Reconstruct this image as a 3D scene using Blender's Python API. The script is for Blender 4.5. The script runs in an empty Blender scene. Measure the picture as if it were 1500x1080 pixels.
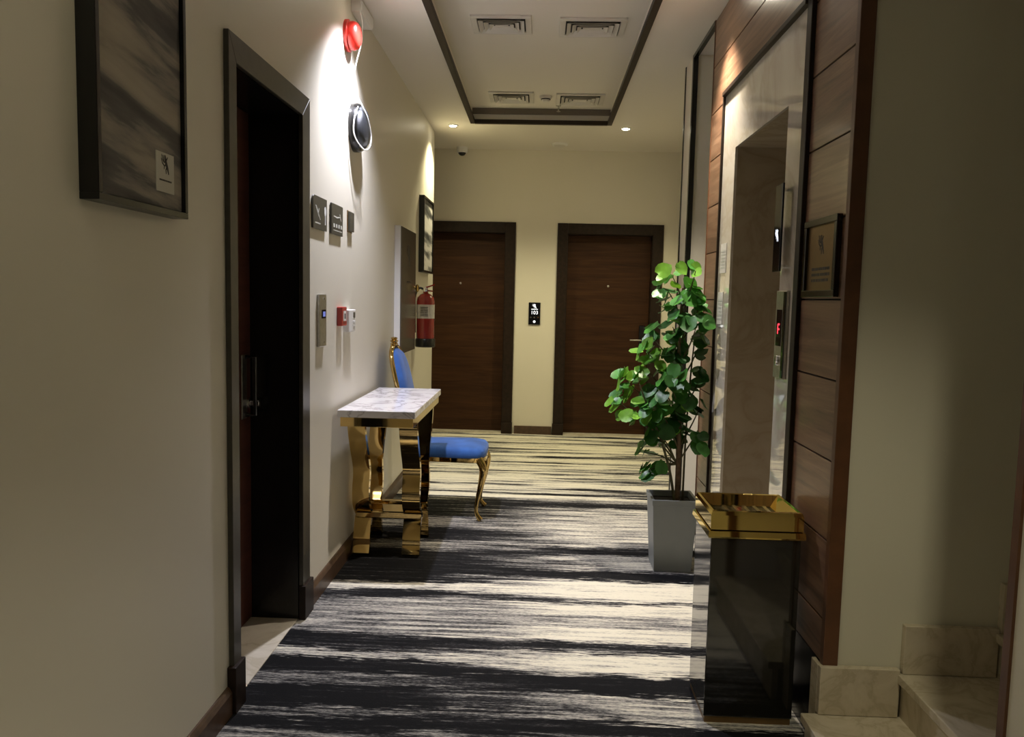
import bpy, bmesh, math, random
from mathutils import Matrix, Vector

sc = bpy.context.scene
COL = sc.collection

# ------------------------------------------------------------------ camera
cam_d = bpy.data.cameras.new('camera')
cam_d.sensor_width = 36.0
cam_d.lens = 36.0 * 1150.0 / 1500.0
cam_d.clip_start = 0.02
cam = bpy.data.objects.new('camera', cam_d)
COL.objects.link(cam)
R3 = Matrix(((0.999092, -0.02529, 0.034289), (0.03636, 0.086572, -0.995582), (0.022209, 0.995925, 0.087413)))
cam.matrix_world = Matrix.Translation((0, 0, 1.40)) @ R3.to_4x4()
sc.camera = cam

# ------------------------------------------------------------------ world / colour
world = bpy.data.worlds.new('world')
sc.world = world
world.use_nodes = True
world.node_tree.nodes['Background'].inputs[0].default_value = (0.9, 0.85, 0.7, 1)
world.node_tree.nodes['Background'].inputs[1].default_value = 0.02
sc.view_settings.view_transform = 'Standard'
sc.view_settings.look = 'None'
sc.view_settings.gamma = 1.0
sc.view_settings.use_curve_mapping = False
sc.view_settings.exposure = 0.35

# lamps of the corridor: (x, y, watts, colour, spot angle)
H = 2.92
LAMPS = [
    (-0.81, 7.05, 95, (1.0, 0.90, 0.55), 120, 'warm recessed downlight in far ceiling near the left wall'),
    (0.71, 7.08, 95, (1.0, 0.90, 0.55), 120, 'warm recessed downlight in far ceiling near the right wall'),
    (-0.77, 3.98, 185, (0.86, 0.87, 1.0), 112, 'cool white downlight above the red alarm sounder'),
    (0.71, 4.05, 185, (1.0, 0.89, 0.74), 92, 'downlight above the elevator and the potted plant'),
    (-0.82, 1.0, 8, (1.0, 0.93, 0.68), 110, 'dim downlight above the large picture'),
    (0.73, 1.0, 50, (1.0, 0.93, 0.68), 92, 'dim downlight by the stair opening'),
]

# ------------------------------------------------------------------ materials
MATS = {}


def mat(name, col=(0.5, 0.5, 0.5), rough=0.5, metal=0.0, spec=0.5, coat=0.0, noise=0.0, nscale=20.0, bump=0.0, bscale=80.0, emit=None, estr=0.0):
    if name in MATS:
        return MATS[name]
    m = bpy.data.materials.new(name)
    m.use_nodes = True
    nt = m.node_tree
    b = nt.nodes['Principled BSDF']
    b.inputs['Base Color'].default_value = (*col, 1)
    b.inputs['Roughness'].default_value = rough
    b.inputs['Metallic'].default_value = metal
    b.inputs['Specular IOR Level'].default_value = spec
    b.inputs['Coat Weight'].default_value = coat
    b.inputs['Coat Roughness'].default_value = 0.06
    if emit:
        b.inputs['Emission Color'].default_value = (*emit, 1)
        b.inputs['Emission Strength'].default_value = estr
    geo = nt.nodes.new('ShaderNodeNewGeometry')
    if noise > 0:
        n = nt.nodes.new('ShaderNodeTexNoise')
        n.inputs['Scale'].default_value = nscale
        n.inputs['Detail'].default_value = 5
        nt.links.new(geo.outputs['Position'], n.inputs['Vector'])
        r = nt.nodes.new('ShaderNodeValToRGB')
        r.color_ramp.elements[0].position = 0.3
        r.color_ramp.elements[1].position = 0.7
        r.color_ramp.elements[0].color = (*[c * (1 - noise) for c in col], 1)
        r.color_ramp.elements[1].color = (*[min(1, c * (1 + noise)) for c in col], 1)
        nt.links.new(n.outputs['Fac'], r.inputs['Fac'])
        nt.links.new(r.outputs['Color'], b.inputs['Base Color'])
    if bump > 0:
        n2 = nt.nodes.new('ShaderNodeTexNoise')
        n2.inputs['Scale'].default_value = bscale
        n2.inputs['Detail'].default_value = 3
        nt.links.new(geo.outputs['Position'], n2.inputs['Vector'])
        bp = nt.nodes.new('ShaderNodeBump')
        bp.inputs['Strength'].default_value = bump
        bp.inputs['Distance'].default_value = 0.004
        nt.links.new(n2.outputs['Fac'], bp.inputs['Height'])
        nt.links.new(bp.outputs['Normal'], b.inputs['Normal'])
    MATS[name] = m
    return m


def ramp(nt, stops, interp='LINEAR'):
    r = nt.nodes.new('ShaderNodeValToRGB')
    cr = r.color_ramp
    cr.interpolation = interp
    while len(cr.elements) > 1:
        cr.elements.remove(cr.elements[-1])
    cr.elements[0].position = stops[0][0]
    cr.elements[0].color = stops[0][1]
    for p, c in stops[1:]:
        e = cr.elements.new(p)
        e.color = c
    return r


def g(v):
    return (v, v, v, 1)


def math_node(nt, op, a=None, b=None, c=None, clamp=False):
    n = nt.nodes.new('ShaderNodeMath')
    n.operation = op
    n.use_clamp = clamp
    for i, v in enumerate((a, b, c)):
        if v is None:
            continue
        if isinstance(v, (int, float)):
            n.inputs[i].default_value = v
        else:
            nt.links.new(v, n.inputs[i])
    return n.outputs[0]


def scaled_pos(nt, scale, rnd=False):
    geo = nt.nodes.new('ShaderNodeNewGeometry')
    src = geo.outputs['Position']
    if rnd:
        oi = nt.nodes.new('ShaderNodeObjectInfo')
        mul = nt.nodes.new('ShaderNodeVectorMath')
        mul.operation = 'SCALE'
        cmb = nt.nodes.new('ShaderNodeCombineXYZ')
        for i in range(3):
            nt.links.new(oi.outputs['Random'], cmb.inputs[i])
        nt.links.new(cmb.outputs[0], mul.inputs[0])
        mul.inputs['Scale'].default_value = 7.0
        add = nt.nodes.new('ShaderNodeVectorMath')
        add.operation = 'ADD'
        nt.links.new(src, add.inputs[0])
        nt.links.new(mul.outputs[0], add.inputs[1])
        src = add.outputs[0]
    vm = nt.nodes.new('ShaderNodeVectorMath')
    vm.operation = 'MULTIPLY'
    vm.inputs[1].default_value = scale
    nt.links.new(src, vm.inputs[0])
    return vm.outputs[0]


def noise_node(nt, vec, scale=1.0, detail=4, rough=0.5, dist=0.0):
    n = nt.nodes.new('ShaderNodeTexNoise')
    n.inputs['Scale'].default_value = scale
    n.inputs['Detail'].default_value = detail
    n.inputs['Roughness'].default_value = rough
    n.inputs['Distortion'].default_value = dist
    nt.links.new(vec, n.inputs['Vector'])
    return n.outputs['Fac']


def wood_mat(name, dark, mid, light, axis, rough=0.4, rnd=True, coat=0.0, bump=0.25, spec=0.5):
    m = bpy.data.materials.new(name)
    m.use_nodes = True
    nt = m.node_tree
    b = nt.nodes['Principled BSDF']
    s = [22, 22, 22]
    s[axis] = 1.3
    v = scaled_pos(nt, tuple(s), rnd)
    f = noise_node(nt, v, 1.0, 7, 0.62, 1.2)
    r = ramp(nt, [(0.28, (*dark, 1)), (0.5, (*mid, 1)), (0.74, (*light, 1))])
    nt.links.new(f, r.inputs['Fac'])
    nt.links.new(r.outputs['Color'], b.inputs['Base Color'])
    b.inputs['Roughness'].default_value = rough
    b.inputs['Coat Weight'].default_value = coat
    b.inputs['Coat Roughness'].default_value = 0.15
    b.inputs['Specular IOR Level'].default_value = spec
    bp = nt.nodes.new('ShaderNodeBump')
    bp.inputs['Strength'].default_value = bump
    bp.inputs['Distance'].default_value = 0.003
    nt.links.new(f, bp.inputs['Height'])
    nt.links.new(bp.outputs['Normal'], b.inputs['Normal'])
    MATS[name] = m
    return m


def marble_mat(name, base, vein, rough, scale, lo=0.46, hi=0.54, width=0.05):
    m = bpy.data.materials.new(name)
    m.use_nodes = True
    nt = m.node_tree
    b = nt.nodes['Principled BSDF']
    v = scaled_pos(nt, (scale, scale, scale))
    f = noise_node(nt, v, 1.0, 8, 0.6, 1.5)
    c = math_node(nt, 'ABSOLUTE', math_node(nt, 'SUBTRACT', f, 0.5))
    r = ramp(nt, [(0.0, (*vein, 1)), (width, (*[0.6 * x + 0.4 * y for x, y in zip(base, vein)], 1)), (width * 3, (*base, 1))])
    nt.links.new(c, r.inputs['Fac'])
    nt.links.new(r.outputs['Color'], b.inputs['Base Color'])
    b.inputs['Roughness'].default_value = rough
    MATS[name] = m
    return m


def carpet_mat():
    m = bpy.data.materials.new('striped carpet')
    m.use_nodes = True
    nt = m.node_tree
    b = nt.nodes['Principled BSDF']
    geo = nt.nodes.new('ShaderNodeNewGeometry')
    sep = nt.nodes.new('ShaderNodeSeparateXYZ')
    nt.links.new(geo.outputs['Position'], sep.inputs[0])
    X, Y = sep.outputs[0], sep.outputs[1]
    # slow wander of the bands along their length
    wv = scaled_pos(nt, (1.1, 2.2, 1))
    w1 = noise_node(nt, wv, 1.0, 3, 0.5)
    wander = math_node(nt, 'MULTIPLY', math_node(nt, 'SUBTRACT', w1, 0.5), 0.14)
    rv = scaled_pos(nt, (5.0, 60.0, 1))
    rg = noise_node(nt, rv, 1.0, 4, 0.6)
    rg2 = noise_node(nt, scaled_pos(nt, (14.0, 170.0, 1)), 1.0, 3, 0.6)
    rag = math_node(nt, 'ADD', math_node(nt, 'MULTIPLY', math_node(nt, 'SUBTRACT', rg, 0.5), 0.17), math_node(nt, 'MULTIPLY', math_node(nt, 'SUBTRACT', rg2, 0.5), 0.13))
    Yw = math_node(nt, 'ADD', math_node(nt, 'ADD', Y, wander), rag)
    # bands of the pattern over 2.2 .. 5.6 m, right and left halves of the runner differ
    lo, hi = 2.2, 5.6

    def bands(lst):
        st = []
        for y0, y1, v in lst:
            st.append(((y0 - lo) / (hi - lo) + 0.002, g(v)))
            st.append(((y1 - lo) / (hi - lo) - 0.002, g(v)))
        st = [s for s in st if 0 <= s[0] <= 1]
        st.sort(key=lambda s: s[0])
        return ramp(nt, st[:32])
    u = math_node(nt, 'DIVIDE', math_node(nt, 'SUBTRACT', Yw, lo), hi - lo)
    RB = bands([(2.2, 2.42, .30), (2.42, 2.52, .12), (2.52, 2.70, .62), (2.71, 2.85, .06), (2.86, 3.03, .86), (3.04, 3.13, .28),
                (3.14, 3.27, .84), (3.28, 3.42, .60), (3.43, 3.56, .86), (3.565, 3.60, .3), (3.61, 3.85, .9), (3.86, 3.98, .12),
                (4.0, 4.25, .62), (4.27, 4.38, .15), (4.4, 5.22, .64), (5.26, 5.40, .1)])
    LB = bands([(2.2, 2.40, .45), (2.42, 2.49, .08), (2.49, 2.54, .45), (2.55, 2.70, .07), (2.70, 2.79, .42), (2.80, 2.92, .06), (2.92, 2.99, .66),
                (3.0, 3.15, .16), (3.16, 3.52, .52), (3.54, 3.64, .2), (3.65, 3.73, .75), (3.74, 4.25, .12), (4.3, 4.42, .5), (4.45, 4.65, .15), (4.7, 4.9, .5), (4.95, 5.3, .2)])
    nt.links.new(u, RB.inputs['Fac'])
    nt.links.new(u, LB.inputs['Fac'])
    bx = noise_node(nt, scaled_pos(nt, (0.9, 14.0, 1)), 1.0, 4, 0.6)
    side = math_node(nt, 'ADD', math_node(nt, 'MULTIPLY_ADD', X, 1.3, 0.62), math_node(nt, 'MULTIPLY', math_node(nt, 'SUBTRACT', bx, 0.5), 2.2), clamp=True)
    mx = nt.nodes.new('ShaderNodeMix')
    mx.data_type = 'FLOAT'
    nt.links.new(side, mx.inputs[0])
    nt.links.new(LB.outputs['Color'], mx.inputs[2])
    nt.links.new(RB.outputs['Color'], mx.inputs[3])
    near = mx.outputs[0]
    # free streaks farther away
    fs = noise_node(nt, scaled_pos(nt, (0.5, 9.0, 1)), 1.0, 6, 0.68)
    far = ramp(nt, [(0.36, g(.05)), (0.42, g(.30)), (0.48, g(.70)), (0.57, g(.92))])
    nt.links.new(fs, far.inputs['Fac'])
    fmix = nt.nodes.new('ShaderNodeMix')
    fmix.data_type = 'FLOAT'
    ff = math_node(nt, 'MULTIPLY_ADD', Yw, 5.0, -26.5, clamp=True)
    nt.links.new(ff, fmix.inputs[0])
    nt.links.new(near, fmix.inputs[2])
    nt.links.new(far.outputs['Color'], fmix.inputs[3])
    nearcut = math_node(nt, 'MULTIPLY_ADD', Yw, -5.0, 11.2, clamp=True)
    fm2 = nt.nodes.new('ShaderNodeMix')
    fm2.data_type = 'FLOAT'
    nt.links.new(nearcut, fm2.inputs[0])
    nt.links.new(fmix.outputs[0], fm2.inputs[2])
    nt.links.new(far.outputs['Color'], fm2.inputs[3])
    # dry-brush streaks and tufts
    st = noise_node(nt, scaled_pos(nt, (2.4, 40.0, 1)), 1.0, 6, 0.68)
    st2 = noise_node(nt, scaled_pos(nt, (45.0, 130.0, 1)), 1.0, 3, 0.7)
    t = math_node(nt, 'ADD', fm2.outputs[0], math_node(nt, 'MULTIPLY', math_node(nt, 'SUBTRACT', st, 0.5), 1.5))
    t = math_node(nt, 'ADD', t, math_node(nt, 'MULTIPLY', math_node(nt, 'SUBTRACT', st2, 0.5), 0.7), clamp=True)
    cr = ramp(nt, [(0.16, (.009, .009, .010, 1)), (0.34, (.030, .029, .031, 1)), (0.48, (.15, .145, .14, 1)), (0.62, (.36, .34, .31, 1)), (0.84, (.70, .655, .54, 1))])
    nt.links.new(t, cr.inputs['Fac'])
    nt.links.new(cr.outputs['Color'], b.inputs['Base Color'])
    b.inputs['Roughness'].default_value = 0.95
    b.inputs['Specular IOR Level'].default_value = 0.1
    tuft = noise_node(nt, scaled_pos(nt, (220, 220, 220)), 1.0, 2, 0.5)
    bp = nt.nodes.new('ShaderNodeBump')
    bp.inputs['Strength'].default_value = 0.5
    bp.inputs['Distance'].default_value = 0.004
    nt.links.new(tuft, bp.inputs['Height'])
    nt.links.new(bp.outputs['Normal'], b.inputs['Normal'])
    MATS['carpet'] = m
    return m


def art_mat(name, slope, scale, stops):
    m = bpy.data.materials.new(name)
    m.use_nodes = True
    nt = m.node_tree
    b = nt.nodes['Principled BSDF']
    geo = nt.nodes.new('ShaderNodeNewGeometry')
    sep = nt.nodes.new('ShaderNodeSeparateXYZ')
    nt.links.new(geo.outputs['Position'], sep.inputs[0])
    zz = math_node(nt, 'MULTIPLY_ADD', sep.outputs[1], slope, sep.outputs[2])
    cmb = nt.nodes.new('ShaderNodeCombineXYZ')
    nt.links.new(math_node(nt, 'MULTIPLY', sep.outputs[1], 1.1 * scale), cmb.inputs[1])
    nt.links.new(math_node(nt, 'MULTIPLY', zz, 7.5 * scale), cmb.inputs[2])
    f = noise_node(nt, cmb.outputs[0], 1.0, 7, 0.55, 0.15)
    r = ramp(nt, stops)
    nt.links.new(f, r.inputs['Fac'])
    nt.links.new(r.outputs['Color'], b.inputs['Base Color'])
    b.inputs['Roughness'].default_value = 0.6
    MATS[name] = m
    return m


M_wall = mat('cream wall paint', (0.70, 0.66, 0.56), 0.42, spec=0.35, bump=0.04, bscale=140)
M_wallr = mat('stairwell wall paint', (0.66, 0.63, 0.50), 0.6, bump=0.04, bscale=140)
M_ceil = mat('ceiling paint', (0.74, 0.70, 0.64), 0.75)
M_dark = mat('dark espresso wood', (0.018, 0.010, 0.006), 0.45, spec=0.25, noise=0.35, nscale=30)
M_black = mat('black lacquer', (0.008, 0.008, 0.008), 0.25)
M_trimceil = mat('dark tray trim', (0.03, 0.021, 0.015), 0.5, spec=0.25)
M_gold = mat('polished gold metal', (0.64, 0.45, 0.17), 0.05, 1.0, noise=0.08, nscale=6)
M_brass = mat('brass rim metal', (0.82, 0.63, 0.20), 0.04, 1.0, noise=0.08, nscale=10)
M_chrome = mat('chrome', (0.75, 0.75, 0.74), 0.12, 1.0)
M_steel = mat('brushed steel', (0.50, 0.48, 0.44), 0.32, 1.0, noise=0.12, nscale=60)
M_dkchrome = mat('dark chrome', (0.10, 0.10, 0.10), 0.15, 1.0)
M_velvet = mat('blue velvet', (0.022, 0.095, 0.34), 0.85, noise=0.35, nscale=7, bump=0.15, bscale=200)
M_velvet.node_tree.nodes['Principled BSDF'].inputs['Sheen Weight'].default_value = 0.12
M_grey = mat('grey plastic pot', (0.22, 0.24, 0.24), 0.42, noise=0.05, nscale=8)
M_soil = mat('potting soil', (0.02, 0.016, 0.012), 0.95, noise=0.5, nscale=60, bump=0.8, bscale=90)
M_bark = mat('brown bark', (0.16, 0.10, 0.055), 0.8, noise=0.4, nscale=40, bump=0.5, bscale=90)
M_twig = mat('green brown twig', (0.09, 0.085, 0.035), 0.7, noise=0.3, nscale=40)
M_white = mat('white plastic', (0.78, 0.77, 0.75), 0.4)
M_vent = mat('vent enamel', (0.66, 0.63, 0.58), 0.5)
M_red = mat('red plastic', (0.62, 0.03, 0.02), 0.3)
M_redbox = mat('dull red plastic', (0.38, 0.04, 0.03), 0.4)
M_redpaint = mat('red enamel', (0.27, 0.012, 0.010), 0.22, coat=0.5)
M_paper = mat('printed label', (0.62, 0.60, 0.56), 0.5, noise=0.12, nscale=60)
M_card = mat('pale grey card', (0.50, 0.48, 0.42), 0.6)
M_ink = mat('dark ink', (0.03, 0.025, 0.02), 0.6)
M_sign = mat('bronze grey sign plate', (0.065, 0.06, 0.045), 0.32, noise=0.1, nscale=30)
M_signprint = mat('pale sign print', (0.55, 0.55, 0.5), 0.5)
M_bronze = mat('bronze tinted glass', (0.14, 0.115, 0.085), 0.2, 0.35)
M_wglow = mat('lit white icon', (0.9, 0.93, 1.0), 0.5, emit=(0.85, 0.9, 1.0), estr=0.9)
M_redled = mat('red led', (0.6, 0.02, 0.02), 0.5, emit=(1.0, 0.05, 0.08), estr=1.2)
M_blueled = mat('blue display', (0.05, 0.06, 0.2), 0.3, emit=(0.2, 0.25, 0.7), estr=0.5)
M_screen = mat('black glass screen', (0.006, 0.006, 0.009), 0.08)
M_goldplate = mat('dull gold plate', (0.22, 0.135, 0.055), 0.3, 0.7, noise=0.08, nscale=20)
M_gasket = mat('dark void', (0.02, 0.02, 0.02), 0.8)
M_lens = mat('downlight lens', (1, 1, 1), 0.4, emit=(1.0, 0.93, 0.72), estr=40)
M_binbody = mat('black mirror steel', (0.014, 0.013, 0.010), 0.06, 0.0, coat=0.3)
M_binbody.node_tree.nodes['Principled BSDF'].inputs['IOR'].default_value = 1.7
M_wood = wood_mat('walnut cladding', (0.085, 0.04, 0.022), (0.185, 0.098, 0.056), (0.30, 0.175, 0.105), 1, 0.36, True, 0.3)
M_door = wood_mat('dark walnut door', (0.022, 0.008, 0.003), (0.040, 0.016, 0.006), (0.066, 0.028, 0.010), 0, 0.5, True, spec=0.2)
M_doory = wood_mat('red walnut door', (0.04, 0.011, 0.006), (0.07, 0.02, 0.01), (0.10, 0.03, 0.015), 1, 0.5, True)
M_skirt = mat('walnut skirting', (0.075, 0.042, 0.024), 0.4, noise=0.3, nscale=25)
M_edge = mat('walnut edge band', (0.11, 0.045, 0.018), 0.4, noise=0.2, nscale=15)
M_marble = marble_mat('white veined marble', (0.78, 0.75, 0.76), (0.42, 0.39, 0.40), 0.12, 3.2, width=0.018)
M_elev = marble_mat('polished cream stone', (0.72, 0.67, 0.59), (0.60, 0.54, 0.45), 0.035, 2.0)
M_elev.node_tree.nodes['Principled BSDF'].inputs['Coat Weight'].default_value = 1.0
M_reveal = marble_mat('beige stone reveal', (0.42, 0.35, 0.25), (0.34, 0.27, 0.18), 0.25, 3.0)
M_stair = marble_mat('beige stair marble', (0.60, 0.53, 0.40), (0.47, 0.40, 0.28), 0.25, 5.0)
M_tile = marble_mat('doorway marble', (0.66, 0.60, 0.50), (0.52, 0.46, 0.36), 0.2, 4.0)
M_carpet = carpet_mat()
M_art = art_mat('grey brush art', 0.12, 1.35, [(0.36, (.04, .037, .036, 1)), (0.455, (.09, .083, .08, 1)), (0.49, (.19, .17, .155, 1)), (0.56, (.30, .26, .21, 1)), (0.66, (.36, .31, .25, 1))])
M_art2 = art_mat('white brush art', 0.1, 1.3, [(0.36, (.03, .03, .03, 1)), (0.46, (.2, .2, .2, 1)), (0.52, (.62, .6, .58, 1)), (0.7, (.8, .78, .75, 1))])


def leaf_mat(name, col):
    m = mat(name, col, 0.38, noise=0.25, nscale=30)
    nt = m.node_tree
    b = nt.nodes['Principled BSDF']
    out = nt.nodes['Material Output']
    tr = nt.nodes.new('ShaderNodeBsdfTranslucent')
    tr.inputs['Color'].default_value = (col[0] * 1.4, col[1] * 1.3, col[2] * 0.8, 1)
    ms = nt.nodes.new('ShaderNodeMixShader')
    ms.inputs[0].default_value = 0.22
    nt.links.new(b.outputs[0], ms.inputs[1])
    nt.links.new(tr.outputs[0], ms.inputs[2])
    nt.links.new(ms.outputs[0], out.inputs['Surface'])
    return m


M_leafs = [leaf_mat('leaf green', (0.06, 0.22, 0.035)), leaf_mat('leaf deep green', (0.035, 0.13, 0.03)), leaf_mat('leaf young green', (0.14, 0.33, 0.03))]  # three greens: varied growth, mostly lit and shaded tones put into the colour

# ------------------------------------------------------------------ builders
ORG = {}


def link(o, parent=None):
    COL.objects.link(o)
    if parent is not None:
        o.parent = parent
    return o


def empty(name, loc, label=None, cat=None, group=None, kind=None, parent=None):
    o = bpy.data.objects.new(name, None)
    o.empty_display_size = 0.1
    link(o, parent)
    loc = Vector(loc)
    o.location = loc - (ORG[parent.name] if parent else Vector())
    ORG[o.name] = loc
    tag(o, label, cat, group, kind)
    return o


def tag(o, label=None, cat=None, group=None, kind=None):
    if label:
        o['label'] = label
    if cat:
        o['category'] = cat
    if group:
        o['group'] = group
    if kind:
        o['kind'] = kind
    return o


class MB:
    def __init__(self):
        self.v = []
        self.f = []

    def add(self, vs, fs):
        n = len(self.v)
        self.v += [tuple(p) for p in vs]
        self.f += [tuple(i + n for i in q) for q in fs]
        return self

    def box(self, x0, x1, y0, y1, z0, z1):
        vs = [(x, y, z) for x in (x0, x1) for y in (y0, y1) for z in (z0, z1)]
        return self.add(vs, [(0, 1, 3, 2), (4, 6, 7, 5), (0, 4, 5, 1), (2, 3, 7, 6), (0, 2, 6, 4), (1, 5, 7, 3)])

    def prism(self, poly, axis, a0, a1):
        """extrude a 2D polygon along axis (0:x poly=(y,z), 1:y poly=(x,z), 2:z poly=(x,y))"""
        def p3(p, a):
            if axis == 0:
                return (a, p[0], p[1])
            if axis == 1:
                return (p[0], a, p[1])
            return (p[0], p[1], a)
        n = len(poly)
        vs = [p3(p, a0) for p in poly] + [p3(p, a1) for p in poly]
        fs = [tuple(range(n)), tuple(range(2 * n - 1, n - 1, -1))]
        fs += [(i, i + n, (i + 1) % n + n, (i + 1) % n) for i in range(n)]
        return self.add(vs, fs)

    def lathe(self, prof, center, axis=2, seg=24):
        """prof: list of (r, h) along axis"""
        vs, fs = [], []
        for r, hh in prof:
            for k in range(seg):
                a = 2 * math.pi * k / seg
                c, s = r * math.cos(a), r * math.sin(a)
                p = {2: (c, s, hh), 0: (hh, c, s), 1: (s, hh, c)}[axis]
                vs.append(tuple(Vector(p) + Vector(center)))
        m = len(prof)
        for i in range(m - 1):
            for k in range(seg):
                k2 = (k + 1) % seg
                fs.append((i * seg + k, i * seg + k2, (i + 1) * seg + k2, (i + 1) * seg + k))
        fs.append(tuple(range(seg - 1, -1, -1)))
        fs.append(tuple((m - 1) * seg + k for k in range(seg)))
        return self.add(vs, fs)

    def tube(self, pts, rad, seg=8, closed=False, smooth=0):
        P = [Vector(p) for p in pts]
        Rr = list(rad) if isinstance(rad, (list, tuple)) else [rad] * len(P)
        if smooth:
            P, Rr = spline(P, Rr, smooth, closed)
        n = len(P)
        vs, fs = [], []
        up = None
        for i in range(n):
            if closed:
                t = P[(i + 1) % n] - P[i - 1]
            else:
                t = P[min(i + 1, n - 1)] - P[max(i - 1, 0)]
            t.normalize()
            if up is None:
                up = Vector((0, 0, 1)) if abs(t.z) < 0.9 else Vector((1, 0, 0))
            a = t.cross(up)
            if a.length < 1e-5:
                a = t.orthogonal()
            a.normalize()
            b = a.cross(t).normalized()
            up = b
            for k in range(seg):
                ang = 2 * math.pi * k / seg
                vs.append(tuple(P[i] + a * (Rr[i] * math.cos(ang)) + b * (Rr[i] * math.sin(ang))))
        for i in range(n if closed else n - 1):
            j = (i + 1) % n
            for k in range(seg):
                k2 = (k + 1) % seg
                fs.append((i * seg + k, i * seg + k2, j * seg + k2, j * seg + k))
        if not closed:
            fs.append(tuple(range(seg - 1, -1, -1)))
            fs.append(tuple((n - 1) * seg + k for k in range(seg)))
        return self.add(vs, fs)

    def ribbon(self, prof, x0, x1, th):
        """flat bar bent in the YZ plane; prof (y,z) centre line, th thickness or list"""
        n = len(prof)
        T = th if isinstance(th, list) else [th] * n
        L, Rr = [], []
        for i in range(n):
            a = Vector(prof[max(i - 1, 0)])
            b = Vector(prof[min(i + 1, n - 1)])
            d = (b - a).normalized()
            nn = Vector((-d.y, d.x))
            L.append(Vector(prof[i]) + nn * T[i] / 2)
            Rr.append(Vector(prof[i]) - nn * T[i] / 2)
        vs, fs = [], []
        for i in range(n):
            vs += [(x0, L[i].x, L[i].y), (x1, L[i].x, L[i].y), (x1, Rr[i].x, Rr[i].y), (x0, Rr[i].x, Rr[i].y)]
        for i in range(n - 1):
            for k in range(4):
                k2 = (k + 1) % 4
                fs.append((i * 4 + k, i * 4 + k2, i * 4 + 4 + k2, i * 4 + 4 + k))
        fs += [(3, 2, 1, 0), tuple((n - 1) * 4 + k for k in range(4))]
        return self.add(vs, fs)

    def build(self, name, m, parent=None, smooth=False, bevel=0.0, seg=2, base=False, label=None, cat=None, group=None, kind=None):
        xs, ys, zs = zip(*self.v)
        o3 = Vector(((min(xs) + max(xs)) / 2, (min(ys) + max(ys)) / 2, min(zs) if (base or parent is None) else (min(zs) + max(zs)) / 2))
        me = bpy.data.meshes.new(name)
        me.from_pydata([tuple(Vector(p) - o3) for p in self.v], [], self.f)
        bm = bmesh.new()
        bm.from_mesh(me)
        bmesh.ops.recalc_face_normals(bm, faces=bm.faces)
        if bevel > 0:
            es = [e for e in bm.edges if len(e.link_faces) == 2 and e.calc_face_angle(0) > 0.5]
            bmesh.ops.bevel(bm, geom=es, offset=bevel, segments=seg, affect='EDGES', profile=0.5, clamp_overlap=True)
        bm.to_mesh(me)
        bm.free()
        if smooth:
            me.polygons.foreach_set('use_smooth', [True] * len(me.polygons))
            try:
                me.set_sharp_from_angle(angle=math.radians(38))
            except Exception:
                pass
        me.materials.append(m)
        o = bpy.data.objects.new(name, me)
        link(o, parent)
        o.location = o3 - (ORG[parent.name] if parent else Vector())
        ORG[o.name] = o3
        tag(o, label, cat, group, kind)
        return o


def spline(P, Rr, sub, closed=False):
    out, ro = [], []
    n = len(P)
    rng = range(n if closed else n - 1)
    for i in rng:
        p0 = P[(i - 1) % n] if closed else P[max(i - 1, 0)]
        p1, p2 = P[i], P[(i + 1) % n]
        p3 = P[(i + 2) % n] if closed else P[min(i + 2, n - 1)]
        for k in range(sub):
            t = k / sub
            out.append(0.5 * ((2 * p1) + (p2 - p0) * t + (2 * p0 - 5 * p1 + 4 * p2 - p3) * t * t + (3 * p1 - p0 - 3 * p2 + p3) * t ** 3))
            ro.append(Rr[i] * (1 - t) + Rr[(i + 1) % n] * t)
    if not closed:
        out.append(P[-1])
        ro.append(Rr[-1])
    return out, ro


def sp2(prof, sub=6):
    P, _ = spline([Vector((a, b, 0)) for a, b in prof], [1] * len(prof), sub)
    return [(p.x, p.y) for p in P]


def bx(name, x0, x1, y0, y1, z0, z1, m, parent=None, bevel=0.0, **kw):
    return MB().box(x0, x1, y0, y1, z0, z1).build(name, m, parent, bevel=bevel, **kw)


def strokes(mb, lines, to3, w, depth_dir, th=0.0008):
    """flat printed strokes: lines in 2D, to3 maps (u,v) to a point, each a thin raised ribbon"""
    for ln in lines:
        pts = ln['p']
        ww = ln.get('w', w)
        if not isinstance(ww, (list, tuple)):
            ww = [ww] * len(pts)
        n = len(pts)
        L, Rr = [], []
        for i in range(n):
            a = Vector(pts[max(i - 1, 0)])
            b = Vector(pts[min(i + 1, n - 1)])
            d = (b - a).normalized()
            nn = Vector((-d.y, d.x))
            L.append(Vector(pts[i]) + nn * ww[i] / 2)
            Rr.append(Vector(pts[i]) - nn * ww[i] / 2)
        vs = []
        dv = Vector(depth_dir) * th
        for i in range(n):
            for q in (L[i], Rr[i]):
                p = Vector(to3(q.x, q.y))
                vs += [p, p + dv]
        fs = []
        for i in range(n - 1):
            a, b = i * 4, i * 4 + 4
            fs += [(a + 1, a + 3, b + 3, b + 1), (a, b, b + 2, a + 2), (a, a + 1, b + 1, b), (a + 2, b + 2, b + 3, a + 3)]
        fs += [(0, 2, 3, 1), (4 * n - 4, 4 * n - 3, 4 * n - 1, 4 * n - 2)]
        mb.add(vs, fs)
    return mb


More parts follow.
